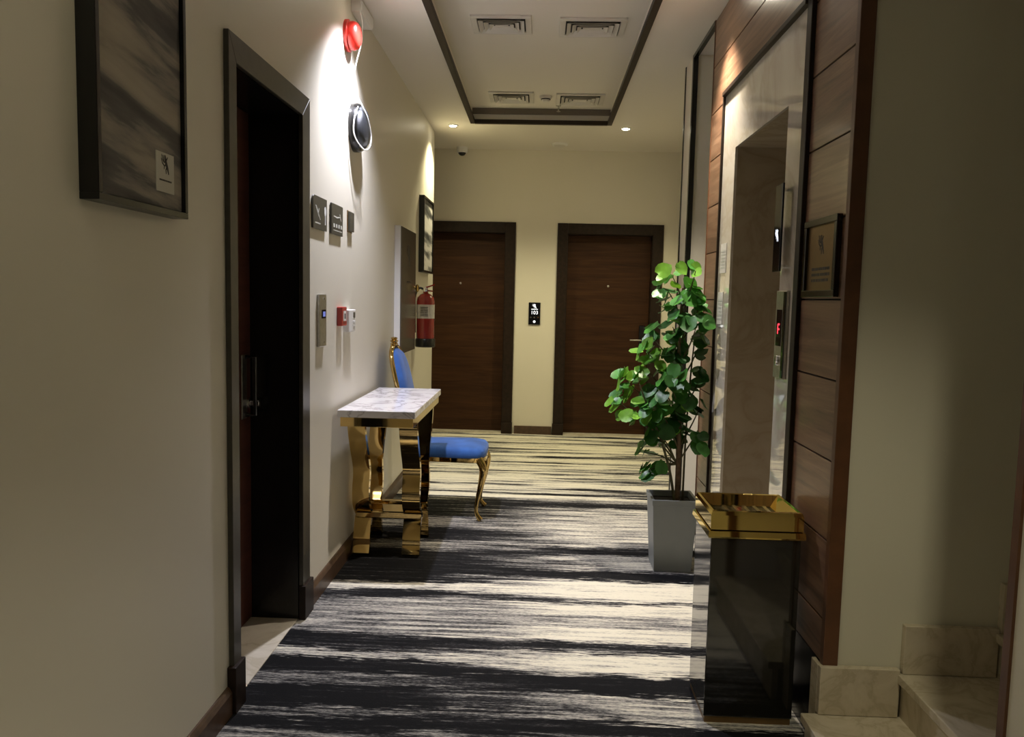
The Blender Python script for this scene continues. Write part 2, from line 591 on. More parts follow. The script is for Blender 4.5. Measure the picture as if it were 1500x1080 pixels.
# the hotel emblem: a rearing antlered figure, unit square 0..1
EMB = [
    {'p': [(.46, .92), (.50, .74), (.58, .55), (.70, .36), (.80, .10)], 'w': [.08, .13, .18, .13, .05]},
    {'p': [(.50, .70), (.62, .74), (.72, .86)], 'w': [.09, .07, .02]},
    {'p': [(.52, .62), (.36, .60), (.24, .70), (.16, .92)], 'w': [.07, .06, .05, .02]},
    {'p': [(.36, .60), (.34, .78), (.30, .90)], 'w': [.05, .04, .02]},
    {'p': [(.56, .50), (.40, .44), (.22, .54), (.10, .74)], 'w': [.08, .06, .05, .02]},
    {'p': [(.66, .42), (.54, .28), (.56, .10)], 'w': [.10, .06, .03]},
    {'p': [(.40, .44), (.36, .28)], 'w': [.05, .02]},
]


def emblem(name, m, parent, org, du, dv, size, depth_dir, th=0.0008):
    du, dv, org = Vector(du), Vector(dv), Vector(org)
    return strokes(MB(), EMB, lambda u, v: org + du * (u * size) + dv * (v * size), 0.06, depth_dir, th).build(name, m, parent)


def lines_print(name, m, parent, org, du, dv, w, h, rows, depth_dir, seed=0, th=0.0006):
    """rows of unreadably small print as broken dashes"""
    rr = random.Random(seed)
    du, dv, org = Vector(du), Vector(dv), Vector(org)
    ls = []
    for r in range(rows):
        v = h * (1 - (r + .5) / rows)
        u = 0.0
        while u < w * 0.97:
            l = min(w - u, w * rr.uniform(.06, .22))
            ls.append({'p': [(u, v), (u + l, v)], 'w': h / rows * 0.5})
            u += l + w * .03
    return strokes(MB(), ls, lambda u, v: org + du * u + dv * v, 0.01, depth_dir, th).build(name, m, parent)


def text_mesh(name, s, m, parent, loc, size, rot, align='CENTER', ext=0.0006):
    cu = bpy.data.curves.new(name, 'FONT')
    cu.body = s
    cu.size = size
    cu.align_x = align
    cu.align_y = 'CENTER'
    cu.extrude = ext
    t = bpy.data.objects.new(name + '_tmp', cu)
    COL.objects.link(t)
    dg = bpy.context.evaluated_depsgraph_get()
    me = bpy.data.meshes.new_from_object(t.evaluated_get(dg))
    bpy.data.objects.remove(t)
    me.materials.clear()
    me.materials.append(m)
    me.name = name
    o = bpy.data.objects.new(name, me)
    link(o, parent)
    o.location = Vector(loc) - (ORG[parent.name] if parent else Vector())
    o.rotation_euler = rot
    ORG[o.name] = Vector(loc)
    return o


# ------------------------------------------------------------------ setting
XL, XR, XW = -1.01, 0.945, 0.905      # left wall, right masonry, wood face
YB = 8.15                             # far wall
YE = 7.33                             # end of left wall
YN = -3.0

# floor
bx('floor', -1.75, 1.60, YN, YB + .12, -0.06, 0.0, M_carpet, kind='structure')
MB().box(-1.32, -1.016, 2.42, 3.40, -0.02, 0.003).build('floor_doorway', M_tile, kind='structure')

# left wall with door opening  y 2.50..3.31, z 0..2.17
DL0, DL1, DLT = 2.52, 3.29, 2.165
w = MB()
w.box(-1.40, XL, YN, DL0, 0, 3.15).box(-1.40, XL, DL1, YE, 0, 3.15).box(-1.40, XL, DL0, DL1, DLT, 3.15)
w.build('wall_left', M_wall, kind='structure')
# alcove at the far left
MB().box(-1.80, -1.70, 7.0, YB + .1, 0, 3.15).build('wall_alcove', M_wall, kind='structure')
MB().box(-1.70, -1.40, YE - .1, YE, 0, 3.15).build('wall_alcove_return', M_wall, kind='structure')
# far wall
b = MB()
LD0, LD1, RD0, RD1, BDT = -1.31, -0.376, 0.262, 1.132, 2.085
b.box(-1.80, LD0, YB, YB + .2, 0, 3.15).box(LD1, RD0, YB, YB + .2, 0, 3.15).box(RD1, 1.75, YB, YB + .2, 0, 3.15)
b.box(LD0, LD1, YB, YB + .2, BDT, 3.15).box(RD0, RD1, YB, YB + .2, BDT, 3.15)
b.build('wall_back', M_wall, kind='structure')
# right walls
MB().box(1.38, 1.6, 5.272, YB, 0, 3.15).build('wall_right_far', M_wall, kind='structure')
MB().box(XW, 1.6, 5.0, 5.272, 0, 3.15).build('wall_right', M_wall, kind='structure')
MB().box(1.45, 1.6, 4.40, 5.0, 0, 3.15).build('wall_right_passage', M_wall, kind='structure')
bb = MB()
EO0, EO1, EOT = 3.02, 3.82, 2.14
bb.box(XR, 1.45, 2.385, EO0 - .02, 0, 3.15).box(XR, 1.45, EO1 + .02, 4.40, 0, 3.15).box(XR, 1.45, EO0 - .02, EO1 + .02, EOT + .02, 3.15)
bb.build('wall_right_elevator', M_wallr, kind='structure')
JY = 1.46
MB().box(XW, 1.30, YN, JY, 0, 3.15).build('wall_right_near', M_wall, kind='structure')
MB().box(1.45, 3.4, 2.385, 2.55, 0, 3.15).build('wall_stair', M_wallr, kind='structure')
MB().box(1.30, 3.4, JY - .15, JY, 0, 3.15).build('wall_stair_near', M_wallr, kind='structure')
MB().box(3.3, 3.4, JY, 2.385, 0, 3.15).build('wall_stair_end', M_wallr, kind='structure')
MB().box(-1.4, 1.3, YN - .15, YN, 0, 3.15).build('wall_behind', M_wall, kind='structure')

# ceiling with tray
TX0, TX1, TY0, TY1, TZ = -0.632, 0.560, 0.4, 6.93, H + 0.12
c = MB()
c.box(-1.80, TX0, YN, YB + .1, H, H + .12).box(TX1, 3.4, YN, YB + .1, H, H + .12)
c.box(TX0, TX1, YN, TY0, H, H + .12).box(TX0, TX1, TY1, YB + .1, H, H + .12)
c.build('ceiling', M_ceil, kind='structure')
bx('ceiling_tray', -1.8, 3.4, YN, YB + .1, TZ, TZ + .1, M_ceil, kind='structure')
t1 = empty('trim_1', (0, 0, H), kind='structure')
tw = 0.026
bx('trim_board', TX0 - .012, TX0 + tw, TY0, TY1, H - .012, H + .022, M_trimceil, t1)
bx('trim_board', TX1 - tw, TX1 + .012, TY0, TY1, H - .012, H + .022, M_trimceil, t1)
bx('trim_board', TX0 + tw, TX1 - tw, TY1 - tw, TY1 + .012, H - .012, H + .022, M_trimceil, t1)
bx('trim_board', TX0 + tw, TX1 - tw, TY0 - .012, TY0 + tw, H - .012, H + .022, M_trimceil, t1)
bx('cove_board', TX0 + .002, TX1 - .002, TY1 - .016, TY1 - .002, H + .07, TZ - .002, mat('cove board', (0.16, 0.135, 0.105), 0.6), t1)

# baseboards
BH = 0.095


def base_left(name, y0, y1):
    MB().prism([(XL, 0), (XL + .018, 0), (XL + .018, BH - .02), (XL + .012, BH - .008), (XL + .006, BH), (XL, BH)], 1, y0, y1).build(name, M_skirt, kind='structure')


base_left('baseboard_left', YN, 2.474)
base_left('baseboard_left_far', 3.40, YE)
MB().box(-0.246, 0.142, YB - .016, YB, 0, .085).build('baseboard_back', M_skirt, kind='structure')
MB().box(1.258, 1.378, YB - .016, YB, 0, .085).build('baseboard_back_corner', M_skirt, kind='structure')
MB().box(XW + .03, 1.45, 4.984, 5.0, 0, .09).build('baseboard_right', M_skirt, kind='structure')

# right: dark corner frame past the cladding
t2 = empty('trim_2', (XW, 5.0, 0), kind='structure')
bx('corner_post', XW - .006, XW + .024, 4.988, 5.02, 0, H, M_black, t2)
bx('head_strip', XW - .006, XW + .018, 4.41, 4.988, H - .022, H, M_black, t2)
bx('thin_post', XW - .006, XW + .012, 5.252, 5.276, 0, H, M_black, t2)
# near jamb of the stair opening
t3 = empty('trim_3', (XW, JY, 0), kind='structure')
bx('jamb_strip', XW - .006, XW + .03, JY, JY + .022, 0, H, M_edge, t3)

# ------------------------------------------------------------------ left door (recessed)
d1 = empty('door_1', (-1.2, 2.9, 0), kind='structure')
LX = -1.215
bx('leaf', LX - .045, LX, DL0 + .02, DL1 - .035, 0.008, DLT - .03, M_doory, d1, bevel=.003)
bx('jamb', LX - .06, XL - .004, DL1 - .034, DL1, 0, DLT, M_black, d1)
bx('jamb', LX - .06, XL - .004, DL0, DL0 + .02, 0, DLT, M_black, d1)
bx('head_jamb', LX - .06, XL - .004, DL0, DL1, DLT - .03, DLT, M_black, d1)
AO = XL + .018
M_arch = mat('grey brown architrave', (0.055, 0.050, 0.040), 0.3, noise=0.15, nscale=30)


def architrave(parent, y0, y1, z0, z1):
    return MB().prism([(y0, z0), (y1, z0), (y1, z1), (y0, z1)], 0, XL, AO)


near_poly = [(2.492, .15), (2.555, .15), (2.555, 2.135), (2.492, 2.222)]
far_poly = [(3.258, .15), (3.358, .15), (3.358, 2.222), (3.258, 2.135)]
head_poly = [(2.492, 2.222), (2.555, 2.135), (3.258, 2.135), (3.358, 2.222)]
for nm, pl in (('architrave', near_poly), ('architrave', far_poly), ('architrave_head', head_poly)):
    MB().prism(pl, 0, XL, AO).build(nm, M_arch, d1, bevel=.0015, seg=1)
bx('plinth_block', XL, AO + .012, 2.475, 2.565, 0, .16, M_dark, d1, bevel=.003)
bx('plinth_block', XL, AO + .012, 3.250, 3.375, 0, .15, M_dark, d1, bevel=.003)
pl = bx('pull_plate', LX, LX + .006, 3.145, 3.20, .885, 1.15, M_steel, d1, bevel=.002)
MB().tube([(LX + .005, 3.185, .90), (LX + .045, 3.185, .90), (LX + .045, 3.185, 1.14), (LX + .005, 3.185, 1.14)], .009, 10).build('pull_bar', M_dkchrome, pl, smooth=True)
MB().lathe([(.022, 0), (.022, .01), (.012, .014), (.010, .03), (.016, .034), (.016, .05), (.010, .054)], (LX, 3.222, .945), 0, 16).build('thumb_turn', M_chrome, d1, smooth=True)


# ------------------------------------------------------------------ far doors
def far_door(name, x0, x1, handle_side, cut_left=None):
    d = empty(name, ((x0 + x1) / 2, YB, 0), kind='structure')
    fw = 0.105
    bx('leaf', x0 + .006, x1 - .006, YB + .09, YB + .135, .012, BDT - .006, M_door, d, bevel=.003)
    bx('jamb', x0 - .0, x0 + .006, YB - .012, YB + .16, 0, BDT, M_dark, d)
    bx('jamb', x1 - .006, x1, YB - .012, YB + .16, 0, BDT, M_dark, d)
    bx('head_jamb', x0, x1, YB - .012, YB + .16, BDT - .006, BDT, M_dark, d)
    for a, bb_ in ((x0 - fw, x0), (x1, x1 + fw)):
        bx('architrave', a, bb_, YB - .022, YB, .12, BDT + fw, M_dark, d, bevel=.004)
        bx('plinth_block', a - .006, bb_ + .004, YB - .034, YB, 0, .12, M_dark, d, bevel=.003)
    bx('architrave_head', x0, x1, YB - .022, YB, BDT, BDT + fw, M_dark, d, bevel=.004)
    bx('threshold', x0, x1, YB - .03, YB + .09, 0, .012, M_tile, d)
    xc = (x0 + x1) / 2
    MB().lathe([(.011, 0), (.011, -.004), (.006, -.006)], (xc, YB + .09, 1.56), 1, 12).build('peephole', M_steel, d, smooth=True)
    hx = x1 - .07 if handle_side > 0 else x0 + .07
    s = -1 if handle_side > 0 else 1
    lk = bx('lock_plate', hx - .032, hx + .032, YB + .068, YB + .09, .96, 1.16, M_screen, d, bevel=.005)
    MB().tube([(hx, YB + .07, 1.01), (hx, YB + .03, 1.01), (hx + s * .02, YB + .018, 1.01), (hx + s * .13, YB + .018, 1.01)], .009, 10).build('lever', M_chrome, lk, smooth=True)
    return d


far_door('door_2', LD0, LD1, -1)
far_door('door_3', RD0, RD1, 1)

# ------------------------------------------------------------------ wood cladding on the right
ZJ = [0.290] + [0.427 + .249 * k for k in range(11)]
ZJ[-1] = H
clad = empty('wall_right_cladding', (XW, 3.4, 0), kind='structure')
EY0, EY1, EZT = 2.775, 4.085, 2.455
bx('cladding_back', XW + .012, XR, 2.405, EY0, .29, H, M_gasket, clad)
bx('cladding_back', XW + .012, XR, EY1, 4.40, .29, H, M_gasket, clad)
bx('cladding_back', XW + .012, XR, EY0, EY1, EZT, H, M_gasket, clad)
gp = .0025
for i in range(len(ZJ) - 1):
    z0, z1 = ZJ[i] + gp, ZJ[i + 1] - gp
    if z1 - z0 < .01:
        continue
    if z0 >= EZT - .005:
        segs = [(2.405, 4.40, z0, z1)]
    elif z1 > EZT:
        segs = [(2.405, EY0, z0, z1), (EY1, 4.40, z0, z1), (EY0, EY1, EZT, z1)]
    else:
        segs = [(2.405, EY0, z0, z1), (EY1, 4.40, z0, z1)]
    for y0, y1, a, c_ in segs:
        bx('plank', XW, XW + .014, y0, y1, a, c_, M_wood, clad, bevel=.0015, seg=1)
bx('edge_band', XW - .004, XR + .002, 2.376, 2.405, .29, H, M_edge, clad, bevel=.002)
bx('edge_strip', XW - .004, XW + .03, 4.40, 4.408, .09, H, M_edge, clad)
bx('base_panel', XW + .004, XR, 2.445, EY0, 0, .286, M_black, clad)
bx('base_panel', XW + .004, XR, EY1, 4.40, 0, .286, M_black, clad)

# ------------------------------------------------------------------ elevator entrance
el = empty('elevator_entrance', (XW, 3.42, 0), 'cream stone framed elevator opening set in the walnut planked wall', 'elevator')
SX = XW - .004
tr = .05
th_ = .022
bx('stone_jamb', SX, SX + .012, EY0 + tr, EO0, 0, EZT - th_, M_elev, el)
bx('stone_jamb', SX, SX + .012, EO1, EY1 - .018, 0, EZT - th_, M_elev, el)
bx('stone_lintel', SX, SX + .012, EO0, EO1, EOT, EZT - th_, M_elev, el)
bx('frame_bar', SX - .012, XR, EY0, EY0 + tr, 0, EZT, M_dark, el, bevel=.003)
bx('frame_bar', SX - .012, XR, EY1 - .018, EY1, 0, EZT, M_dark, el, bevel=.002)
bx('frame_head', SX - .02, XR, EY0 + tr, EY1 - .018, EZT - th_, EZT, M_dark, el, bevel=.003)
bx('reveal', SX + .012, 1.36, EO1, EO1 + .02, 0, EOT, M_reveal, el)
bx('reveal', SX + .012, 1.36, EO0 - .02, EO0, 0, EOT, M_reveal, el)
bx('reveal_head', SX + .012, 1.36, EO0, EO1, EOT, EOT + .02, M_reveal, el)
ym = (EO0 + EO1) / 2
bx('car_door', 1.335, 1.36, EO0, ym - .002, .01, EOT, M_steel, el)
bx('car_door', 1.335, 1.36, ym + .002, EO1, .01, EOT, M_steel, el)
bx('sill', SX, 1.36, EO0, EO1, 0, .01, M_steel, el)

# hall lantern plate
la = empty('floor_indicator', (SX, 2.955, 1.69), 'upright black glass indicator plate on stand-offs beside the elevator opening', 'indicator')
bx('glass_plate', SX - .034, SX - .026, 2.925, 3.01, 1.525, 1.845, M_screen, la, bevel=.002)
for z in (1.545, 1.825):
    MB().tube([(SX - .026, 2.967, z), (SX, 2.967, z)], .007, 10).build('stand_off', M_chrome, la, smooth=True)
emblem('emblem', M_wglow, la, (SX - .034, 2.995, 1.63), (0, -1, 0), (0, 0, 1), .055, (-1, 0, 0))
cp = empty('elevator_call_panel', (SX, 2.95, 1.29), 'narrow steel elevator call panel with small red floor display', 'call panel')
bx('face_plate', SX - .012, SX, 2.885, 3.01, 1.13, 1.455, M_steel, cp, bevel=.003)
ds = bx('display', SX - .0135, SX - .012, 2.93, 2.99, 1.25, 1.385, M_screen, cp)
strokes(MB(), [{'p': [(.3, .1), (.3, .9)], 'w': .2}, {'p': [(.3, .9), (.8, .9)], 'w': .15}, {'p': [(.3, .5), (.8, .5)], 'w': .15}],
        lambda u, v: (SX - .0136, 2.98 - u * .04, 1.29 + v * .045), .1, (-1, 0, 0)).build('red_digit', M_redled, ds)
MB().lathe([(.019, 0), (.019, -.006), (.014, -.008)], (SX - .012, 2.96, 1.195), 0, 18).build('button', M_chrome, cp, smooth=True)
pa = bx('side_rail', SX - .016, SX - .012, 2.888, 2.91, 1.135, 1.45, M_dkchrome, cp)

# notices stuck on the far stone jamb
for (z0, z1, y0, y1, lb) in ((1.555, 1.70, 3.90, 4.02, 'pale paper notice, upper of two on elevator stone jamb'), (1.30, 1.46, 3.93, 4.04, 'pale paper notice, lower of two on elevator stone jamb')):
    n_ = empty('paper_notice', (SX, (y0 + y1) / 2, z0), lb, 'notice', 'paper notices by the elevator')
    bx('sheet', SX - .0025, SX, y0, y1, z0, z1, M_paper, n_)
    lines_print('print', M_signprint, n_, (SX - .0025, y1 - .01, z0 + .02), (0, -1, 0), (0, 0, 1), y1 - y0 - .02, z1 - z0 - .05, 6, (-1, 0, 0), 3)

# brass plaque on the near planks
pq = empty('wall_plaque', (XW, 2.58, 1.42), 'framed dull gold plaque with emblem on walnut planks', 'plaque')
bx('frame', XW - .018, XW, 2.432, 2.728, 1.43, 1.452, M_dkchrome, pq, bevel=.002)
bx('frame', XW - .018, XW, 2.432, 2.728, 1.66, 1.682, M_dkchrome, pq, bevel=.002)
bx('frame', XW - .018, XW, 2.432, 2.454, 1.452, 1.66, M_dkchrome, pq, bevel=.002)
bx('frame', XW - .018, XW, 2.706, 2.728, 1.452, 1.66, M_dkchrome, pq, bevel=.002)
bx('plate', XW - .008, XW, 2.454, 2.706, 1.452, 1.66, M_goldplate, pq)
emblem('emblem', M_ink, pq, (XW - .008, 2.62, 1.56), (0, -1, 0), (0, 0, 1), .075, (-1, 0, 0))
lines_print('lettering', M_ink, pq, (XW - .008, 2.66, 1.475), (0, -1, 0), (0, 0, 1), .16, .055, 3, (-1, 0, 0), 5)

# ------------------------------------------------------------------ stairs
st = empty('staircase', (.9, 1.92, 0), 'beige marble staircase climbing right through the opening', 'staircase', kind='structure')
SN, SR, RISE = .852, .285, .14
for k in range(7):
    xk = SN + SR * k
    z = RISE * (k + 1)
    ya = JY + (.025 if k else .04)
    yb = 2.372
    bx('tread', xk - .012, xk + SR + .01, ya, yb, z - .028, z, M_stair, st, bevel=.003)
    bx('riser', xk + .004, xk + .024, ya, yb, z - RISE, z - .028, M_stair, st)
for k in range(6):
    x0 = XW - .031 if k == 0 else SN + SR * k + .0
    z = RISE * (k + 1)
    bx('skirting_tile', x0 + (.016 if k == 0 else .002), SN + SR * (k + 1) - .002 if k else 1.132, 2.360, 2.384, z + .001, z + .153, M_stair, st, bevel=.002)
bx('skirting_tile', XW - .015, XW - .001, 2.385, 2.444, .001, .289, M_stair, st, bevel=.002)

# ------------------------------------------------------------------ downlights
for i, (x, y, wts, colr, ang, lb) in enumerate(LAMPS):
    L = empty('downlight', (x, y, H), lb, 'downlight', 'recessed ceiling downlights')
    MB().lathe([(.030, H - .001), (.030, H - .004), (.034, H - .008), (.045, H - .006), (.047, H)], (x, y, 0), 2, 28).build('ring', M_white, L, smooth=True)
    MB().lathe([(.029, H - .0035), (.029, H - .008), (.024, H - .0115), (.012, H - .0135)], (x, y, 0), 2, 32).build('lens', M_lens, L, smooth=True)
    ld = bpy.data.lights.new('downlight_bulb', 'SPOT')
    ld.energy = wts
    ld.color = colr
    ld.spot_size = math.radians(ang)
    ld.spot_blend = 0.9 if y > 2 else 0.5
    ld.shadow_soft_size = 0.028
    lo = bpy.data.objects.new('downlight_bulb', ld)
    link(lo, L)
    lo.location = (0, 0, -.045)


# ------------------------------------------------------------------ ceiling vents
def vent(x0, x1, y0, y1, lb):
    v = empty('ceiling_vent', ((x0 + x1) / 2, (y0 + y1) / 2, TZ), lb, 'vent', 'ceiling air vents')
    cx, cy = (x0 + x1) / 2, (y0 + y1) / 2
    hx, hy = (x1 - x0) / 2, (y1 - y0) / 2
    bx('backing', x0 + .03, x1 - .03, y0 + .03, y1 - .03, TZ - .003, TZ - .0005, M_gasket, v)

    def ring(s0, za, s1, zb, th):
        m = MB()
        vs = []
        for (s, z) in ((s0, za), (s1, zb), (s1 - th, zb), (s0 - th, za)):
            ax, ay = hx - s, hy - s
            vs += [(cx - ax, cy - ay, z), (cx + ax, cy - ay, z), (cx + ax, cy + ay, z), (cx - ax, cy + ay, z)]
        fs = []
        for k in range(4):
            for q in range(4):
                q2 = (q + 1) % 4
                k2 = (k + 1) % 4
                fs.append((k * 4 + q, k * 4 + q2, k2 * 4 + q2, k2 * 4 + q))
        return m.add(vs, fs)
    ring(.036, TZ - .010, .008, TZ - .012, .008)
    f = MB()
    f.box(x0, x1, y0, y0 + .036, TZ - .012, TZ).box(x0, x1, y1 - .036, y1, TZ - .012, TZ).box(x0, x0 + .036, y0 + .036, y1 - .036, TZ - .012, TZ).box(x1 - .036, x1, y0 + .036, y1 - .036, TZ - .012, TZ)
    f.build('frame', M_vent, v, bevel=.002, seg=1)
    for s in (.046, .078, .108):
        ring(s, TZ - .022, s + .022, TZ - .004, .003).build('blade', M_vent, v)
    bx('centre_blade', cx - (hx - .14), cx + (hx - .14), cy - max(hy - .14, .012), cy + max(hy - .14, .012), TZ - .016, TZ - .012, M_vent, v)


vent(-.452, -.095, 4.69, 5.00, 'square louvred vent, nearer left of four in ceiling tray')
vent(.072, .465, 4.72, 5.04, 'square louvred vent, nearer right of four in ceiling tray')
vent(-.457, -.098, 6.37, 6.71, 'square louvred vent, farther left of four in ceiling tray')
vent(.083, .472, 6.40, 6.75, 'square louvred vent, farther right of four in ceiling tray')

sd = empty('smoke_detector', (0, 6.50, TZ), 'small white smoke detector between the two farther vents', 'smoke detector')
MB().lathe([(.05, TZ), (.05, TZ - .012), (.045, TZ - .02), (.036, TZ - .022), (.034, TZ - .034), (.026, TZ - .042), (.01, TZ - .044)], (0, 6.50, 0), 2, 24).build('housing', M_vent, sd, smooth=True)
MB().lathe([(.038, TZ - .024), (.038, TZ - .030)], (0, 6.50, 0), 2, 24).build('vent_slot', M_gasket, sd, smooth=True)
sk = empty('sprinkler_head', (.11, 6.79, TZ), 'small pendant sprinkler head hanging in ceiling tray', 'sprinkler')
MB().lathe([(.022, TZ), (.022, TZ - .004), (.009, TZ - .006), (.009, TZ - .03), (.005, TZ - .034), (.005, TZ - .05)], (.11, 6.79, 0), 2, 14).build('body', M_chrome, sk, smooth=True)
MB().lathe([(.016, TZ - .05), (.018, TZ - .053)], (.11, 6.79, 0), 2, 14).build('deflector', M_chrome, sk)
cs = empty('ceiling_speaker', (.147, 7.80, H), 'flat white disc on the ceiling before far wall', 'ceiling disc')
MB().lathe([(.078, H), (.078, H - .012), (.07, H - .02), (.06, H - .021)], (.147, 7.80, 0), 2, 32).build('rim', M_white, cs, smooth=True)
MB().lathe([(.058, H - .0208), (.055, H - .024), (.02, H - .026)], (.147, 7.80, 0), 2, 28).build('grille', M_vent, cs, smooth=True)
dc = empty('dome_camera', (-.83, 8.06, H), 'small white dome security camera at far ceiling corner', 'camera')
MB().lathe([(.055, H), (.055, H - .045), (.05, H - .055)], (-.83, 8.06, 0), 2, 24).build('base', M_white, dc, smooth=True)
MB().lathe([(.040, H - .0545), (.036, H - .066), (.026, H - .078), (.012, H - .084), (.004, H - .085)], (-.83, 8.06, 0), 2, 24).build('dome', M_screen, dc, smooth=True)


# ------------------------------------------------------------------ pictures on the left wall
def picture(name, y0, y1, z0, z1, lb, art, fw, dp, card=None):
    p = empty(name, (XL, (y0 + y1) / 2, z0), lb, 'picture')
    xf = XL + dp
    bx('frame_rail', XL, xf, y0, y1, z0, z0 + fw, M_black, p, bevel=.0015)
    bx('frame_rail', XL, xf, y0, y1, z1 - fw, z1, M_black, p, bevel=.0015)
    bx('frame_stile', XL, xf, y0, y0 + fw, z0 + fw, z1 - fw, M_black, p, bevel=.0015)
    bx('frame_stile', XL, xf, y1 - fw, y1, z0 + fw, z1 - fw, M_black, p, bevel=.0015)
    cv = bx('canvas', XL + .006, xf - .010, y0 + fw + .003, y1 - fw - .003, z0 + fw + .003, z1 - fw - .003, art, p)
    if card:
        a0, a1, b0, b1 = card
        cc = bx('logo_card', xf - .010, xf - .008, a0, a1, b0, b1, M_card, p)
        w_ = a1 - a0
        emblem('emblem', M_ink, cc, (xf - .008, a0 + w_ * .2, b0 + (b1 - b0) * .42), (0, 1, 0), (0, 0, 1), w_ * .6, (1, 0, 0))
        lines_print('lettering', M_ink, cc, (xf - .008, a0 + w_ * .16, b0 + (b1 - b0) * .26), (0, 1, 0), (0, 0, 1), w_ * .68, (b1 - b0) * .08, 1, (1, 0, 0), 2)
    return p


picture('framed_picture', 1.70, 2.135, 1.598, 2.50, 'large black framed grey brushstroke picture with logo card beside the door', M_art, .016, .045, (1.975, 2.070, 1.655, 1.755))
picture('framed_picture', 6.46, 7.02, 1.61, 2.235, 'small black framed grey brushstroke picture above the fire extinguisher', M_art2, .018, .045)


# ------------------------------------------------------------------ signs and devices on the left wall
def rrect(y0, y1, z0, z1, r, n=4, corners=(1, 1, 1, 1)):
    out = []
    cs_ = [(y0 + r, z0 + r, 180), (y1 - r, z0 + r, 270), (y1 - r, z1 - r, 0), (y0 + r, z1 - r, 90)]
    for (a, b_, s), on in zip(cs_, corners):
        if not on:
            out.append((a - r if s in (180, 90) else a + r, b_ - r if s in (180, 270) else b_ + r))
            continue
        for k in range(n + 1):
            t = math.radians(s + 90 * k / n)
            out.append((a + r * math.cos(t), b_ + r * math.sin(t)))
    return out


s1 = empty('door_sign', (XL, 3.54, 1.695), 'dark bronze sign plate with white figure strip, nearest the left door', 'sign', 'bronze wall signs')
MB().prism(rrect(3.435, 3.655, 1.695, 1.84, .022, corners=(0, 0, 0, 1)), 0, XL + .002, XL + .010).build('plate', M_sign, s1, bevel=.0015, seg=1)
strokes(MB(), [{'p': [(.16, .74), (.30, .58), (.40, .40)], 'w': [.03, .07, .03]}, {'p': [(.42, .68), (.36, .50), (.52, .30)], 'w': [.02, .05, .02]}], lambda u, v: (XL + .010, 3.44 + u * .2, 1.70 + v * .13), .05, (1, 0, 0)).build('symbol', M_signprint, s1)
strokes(MB(), [{'p': [(0, 0), (0, .04), (0, .052), (0, .07), (0, .082)], 'w': [.010, .010, .028, .030, .010]}], lambda u, v: (XL + .010, 3.625 + u, 1.722 + v), .05, (1, 0, 0)).build('figure', M_wglow if False else M_white, s1)
lines_print('lettering', M_signprint, s1, (XL + .010, 3.465, 1.715), (0, 1, 0), (0, 0, 1), .08, .012, 1, (1, 0, 0), 8)
s2 = empty('door_sign', (XL, 3.83, 1.69), 'dark bronze sign plate with row of four small marks', 'sign', 'bronze wall signs')
MB().prism(rrect(3.735, 3.945, 1.695, 1.84, .015, corners=(0, 0, 0, 0)), 0, XL + .002, XL + .011).build('plate', M_sign, s2, bevel=.0015, seg=1)
strokes(MB(), [{'p': [(.1, .62), (.45, .60), (.8, .66)], 'w': [.04, .06, .03]}, {'p': [(.7, .75), (.85, .5)], 'w': [.05, .03]}], lambda u, v: (XL + .011, 3.75 + u * .19, 1.70 + v * .13), .05, (1, 0, 0)).build('symbol', M_signprint, s2)
mm = MB()
for k in range(4):
    mm.prism([(3.765 + k * .045, 1.728), (3.79 + k * .045, 1.728), (3.79 + k * .045, 1.746), (3.765 + k * .045, 1.746)], 0, XL + .011, XL + .0118)
mm.build('marks', M_signprint, s2)
lines_print('lettering', M_signprint, s2, (XL + .011, 3.765, 1.71), (0, 1, 0), (0, 0, 1), .16, .008, 1, (1, 0, 0), 9)
s3 = empty('door_sign', (XL, 4.11, 1.73), 'small plain bronze plate below the black loudspeaker', 'sign', 'bronze wall signs')
bx('plate', XL + .004, XL + .016, 4.075, 4.165, 1.735, 1.835, M_sign, s3, bevel=.002)
bx('rim', XL, XL + .004, 4.07, 4.17, 1.73, 1.84, M_goldplate, s3)

cr_ = empty('card_reader', (XL, 3.57, 1.16), 'tall brushed steel access panel with small blue display', 'access panel')
bx('plate', XL, XL + .014, 3.525, 3.635, 1.165, 1.405, M_steel, cr_, bevel=.003)
dd = bx('display', XL + .014, XL + .0155, 3.555, 3.622, 1.295, 1.335, M_screen, cr_)
bx('readout', XL + .0155, XL + .0162, 3.572, 3.61, 1.303, 1.326, M_blueled, dd)
MB().lathe([(.006, 0), (.006, .002)], (XL + .014, 3.59, 1.385), 0, 12).build('screw', M_chrome, cr_)
MB().lathe([(.006, 0), (.006, .002)], (XL + .014, 3.59, 1.185), 0, 12).build('screw', M_chrome, cr_)
rc = empty('fire_call_point', (XL, 3.92, 1.245), 'red manual fire call point beside the steel access panel', 'call point')
bx('box', XL, XL + .028, 3.872, 3.965, 1.25, 1.345, M_redbox, rc, bevel=.004)
bx('glass', XL + .028, XL + .030, 3.892, 3.945, 1.275, 1.325, M_white, rc)
bx('emblem', XL + .030, XL + .0306, 3.91, 3.93, 1.285, 1.312, M_ink, rc)
wb = empty('thermostat', (XL, 4.08, 1.205), 'small white control box right of the red call point', 'control box')
bx('box', XL, XL + .032, 4.0, 4.14, 1.215, 1.33, M_white, wb, bevel=.004)
bx('window', XL + .032, XL + .0332, 4.085, 4.125, 1.287, 1.316, M_sign, wb)
for z in (1.243, 1.260):
    bx('key', XL + .032, XL + .035, 4.075, 4.13, z, z + .010, M_white, wb)

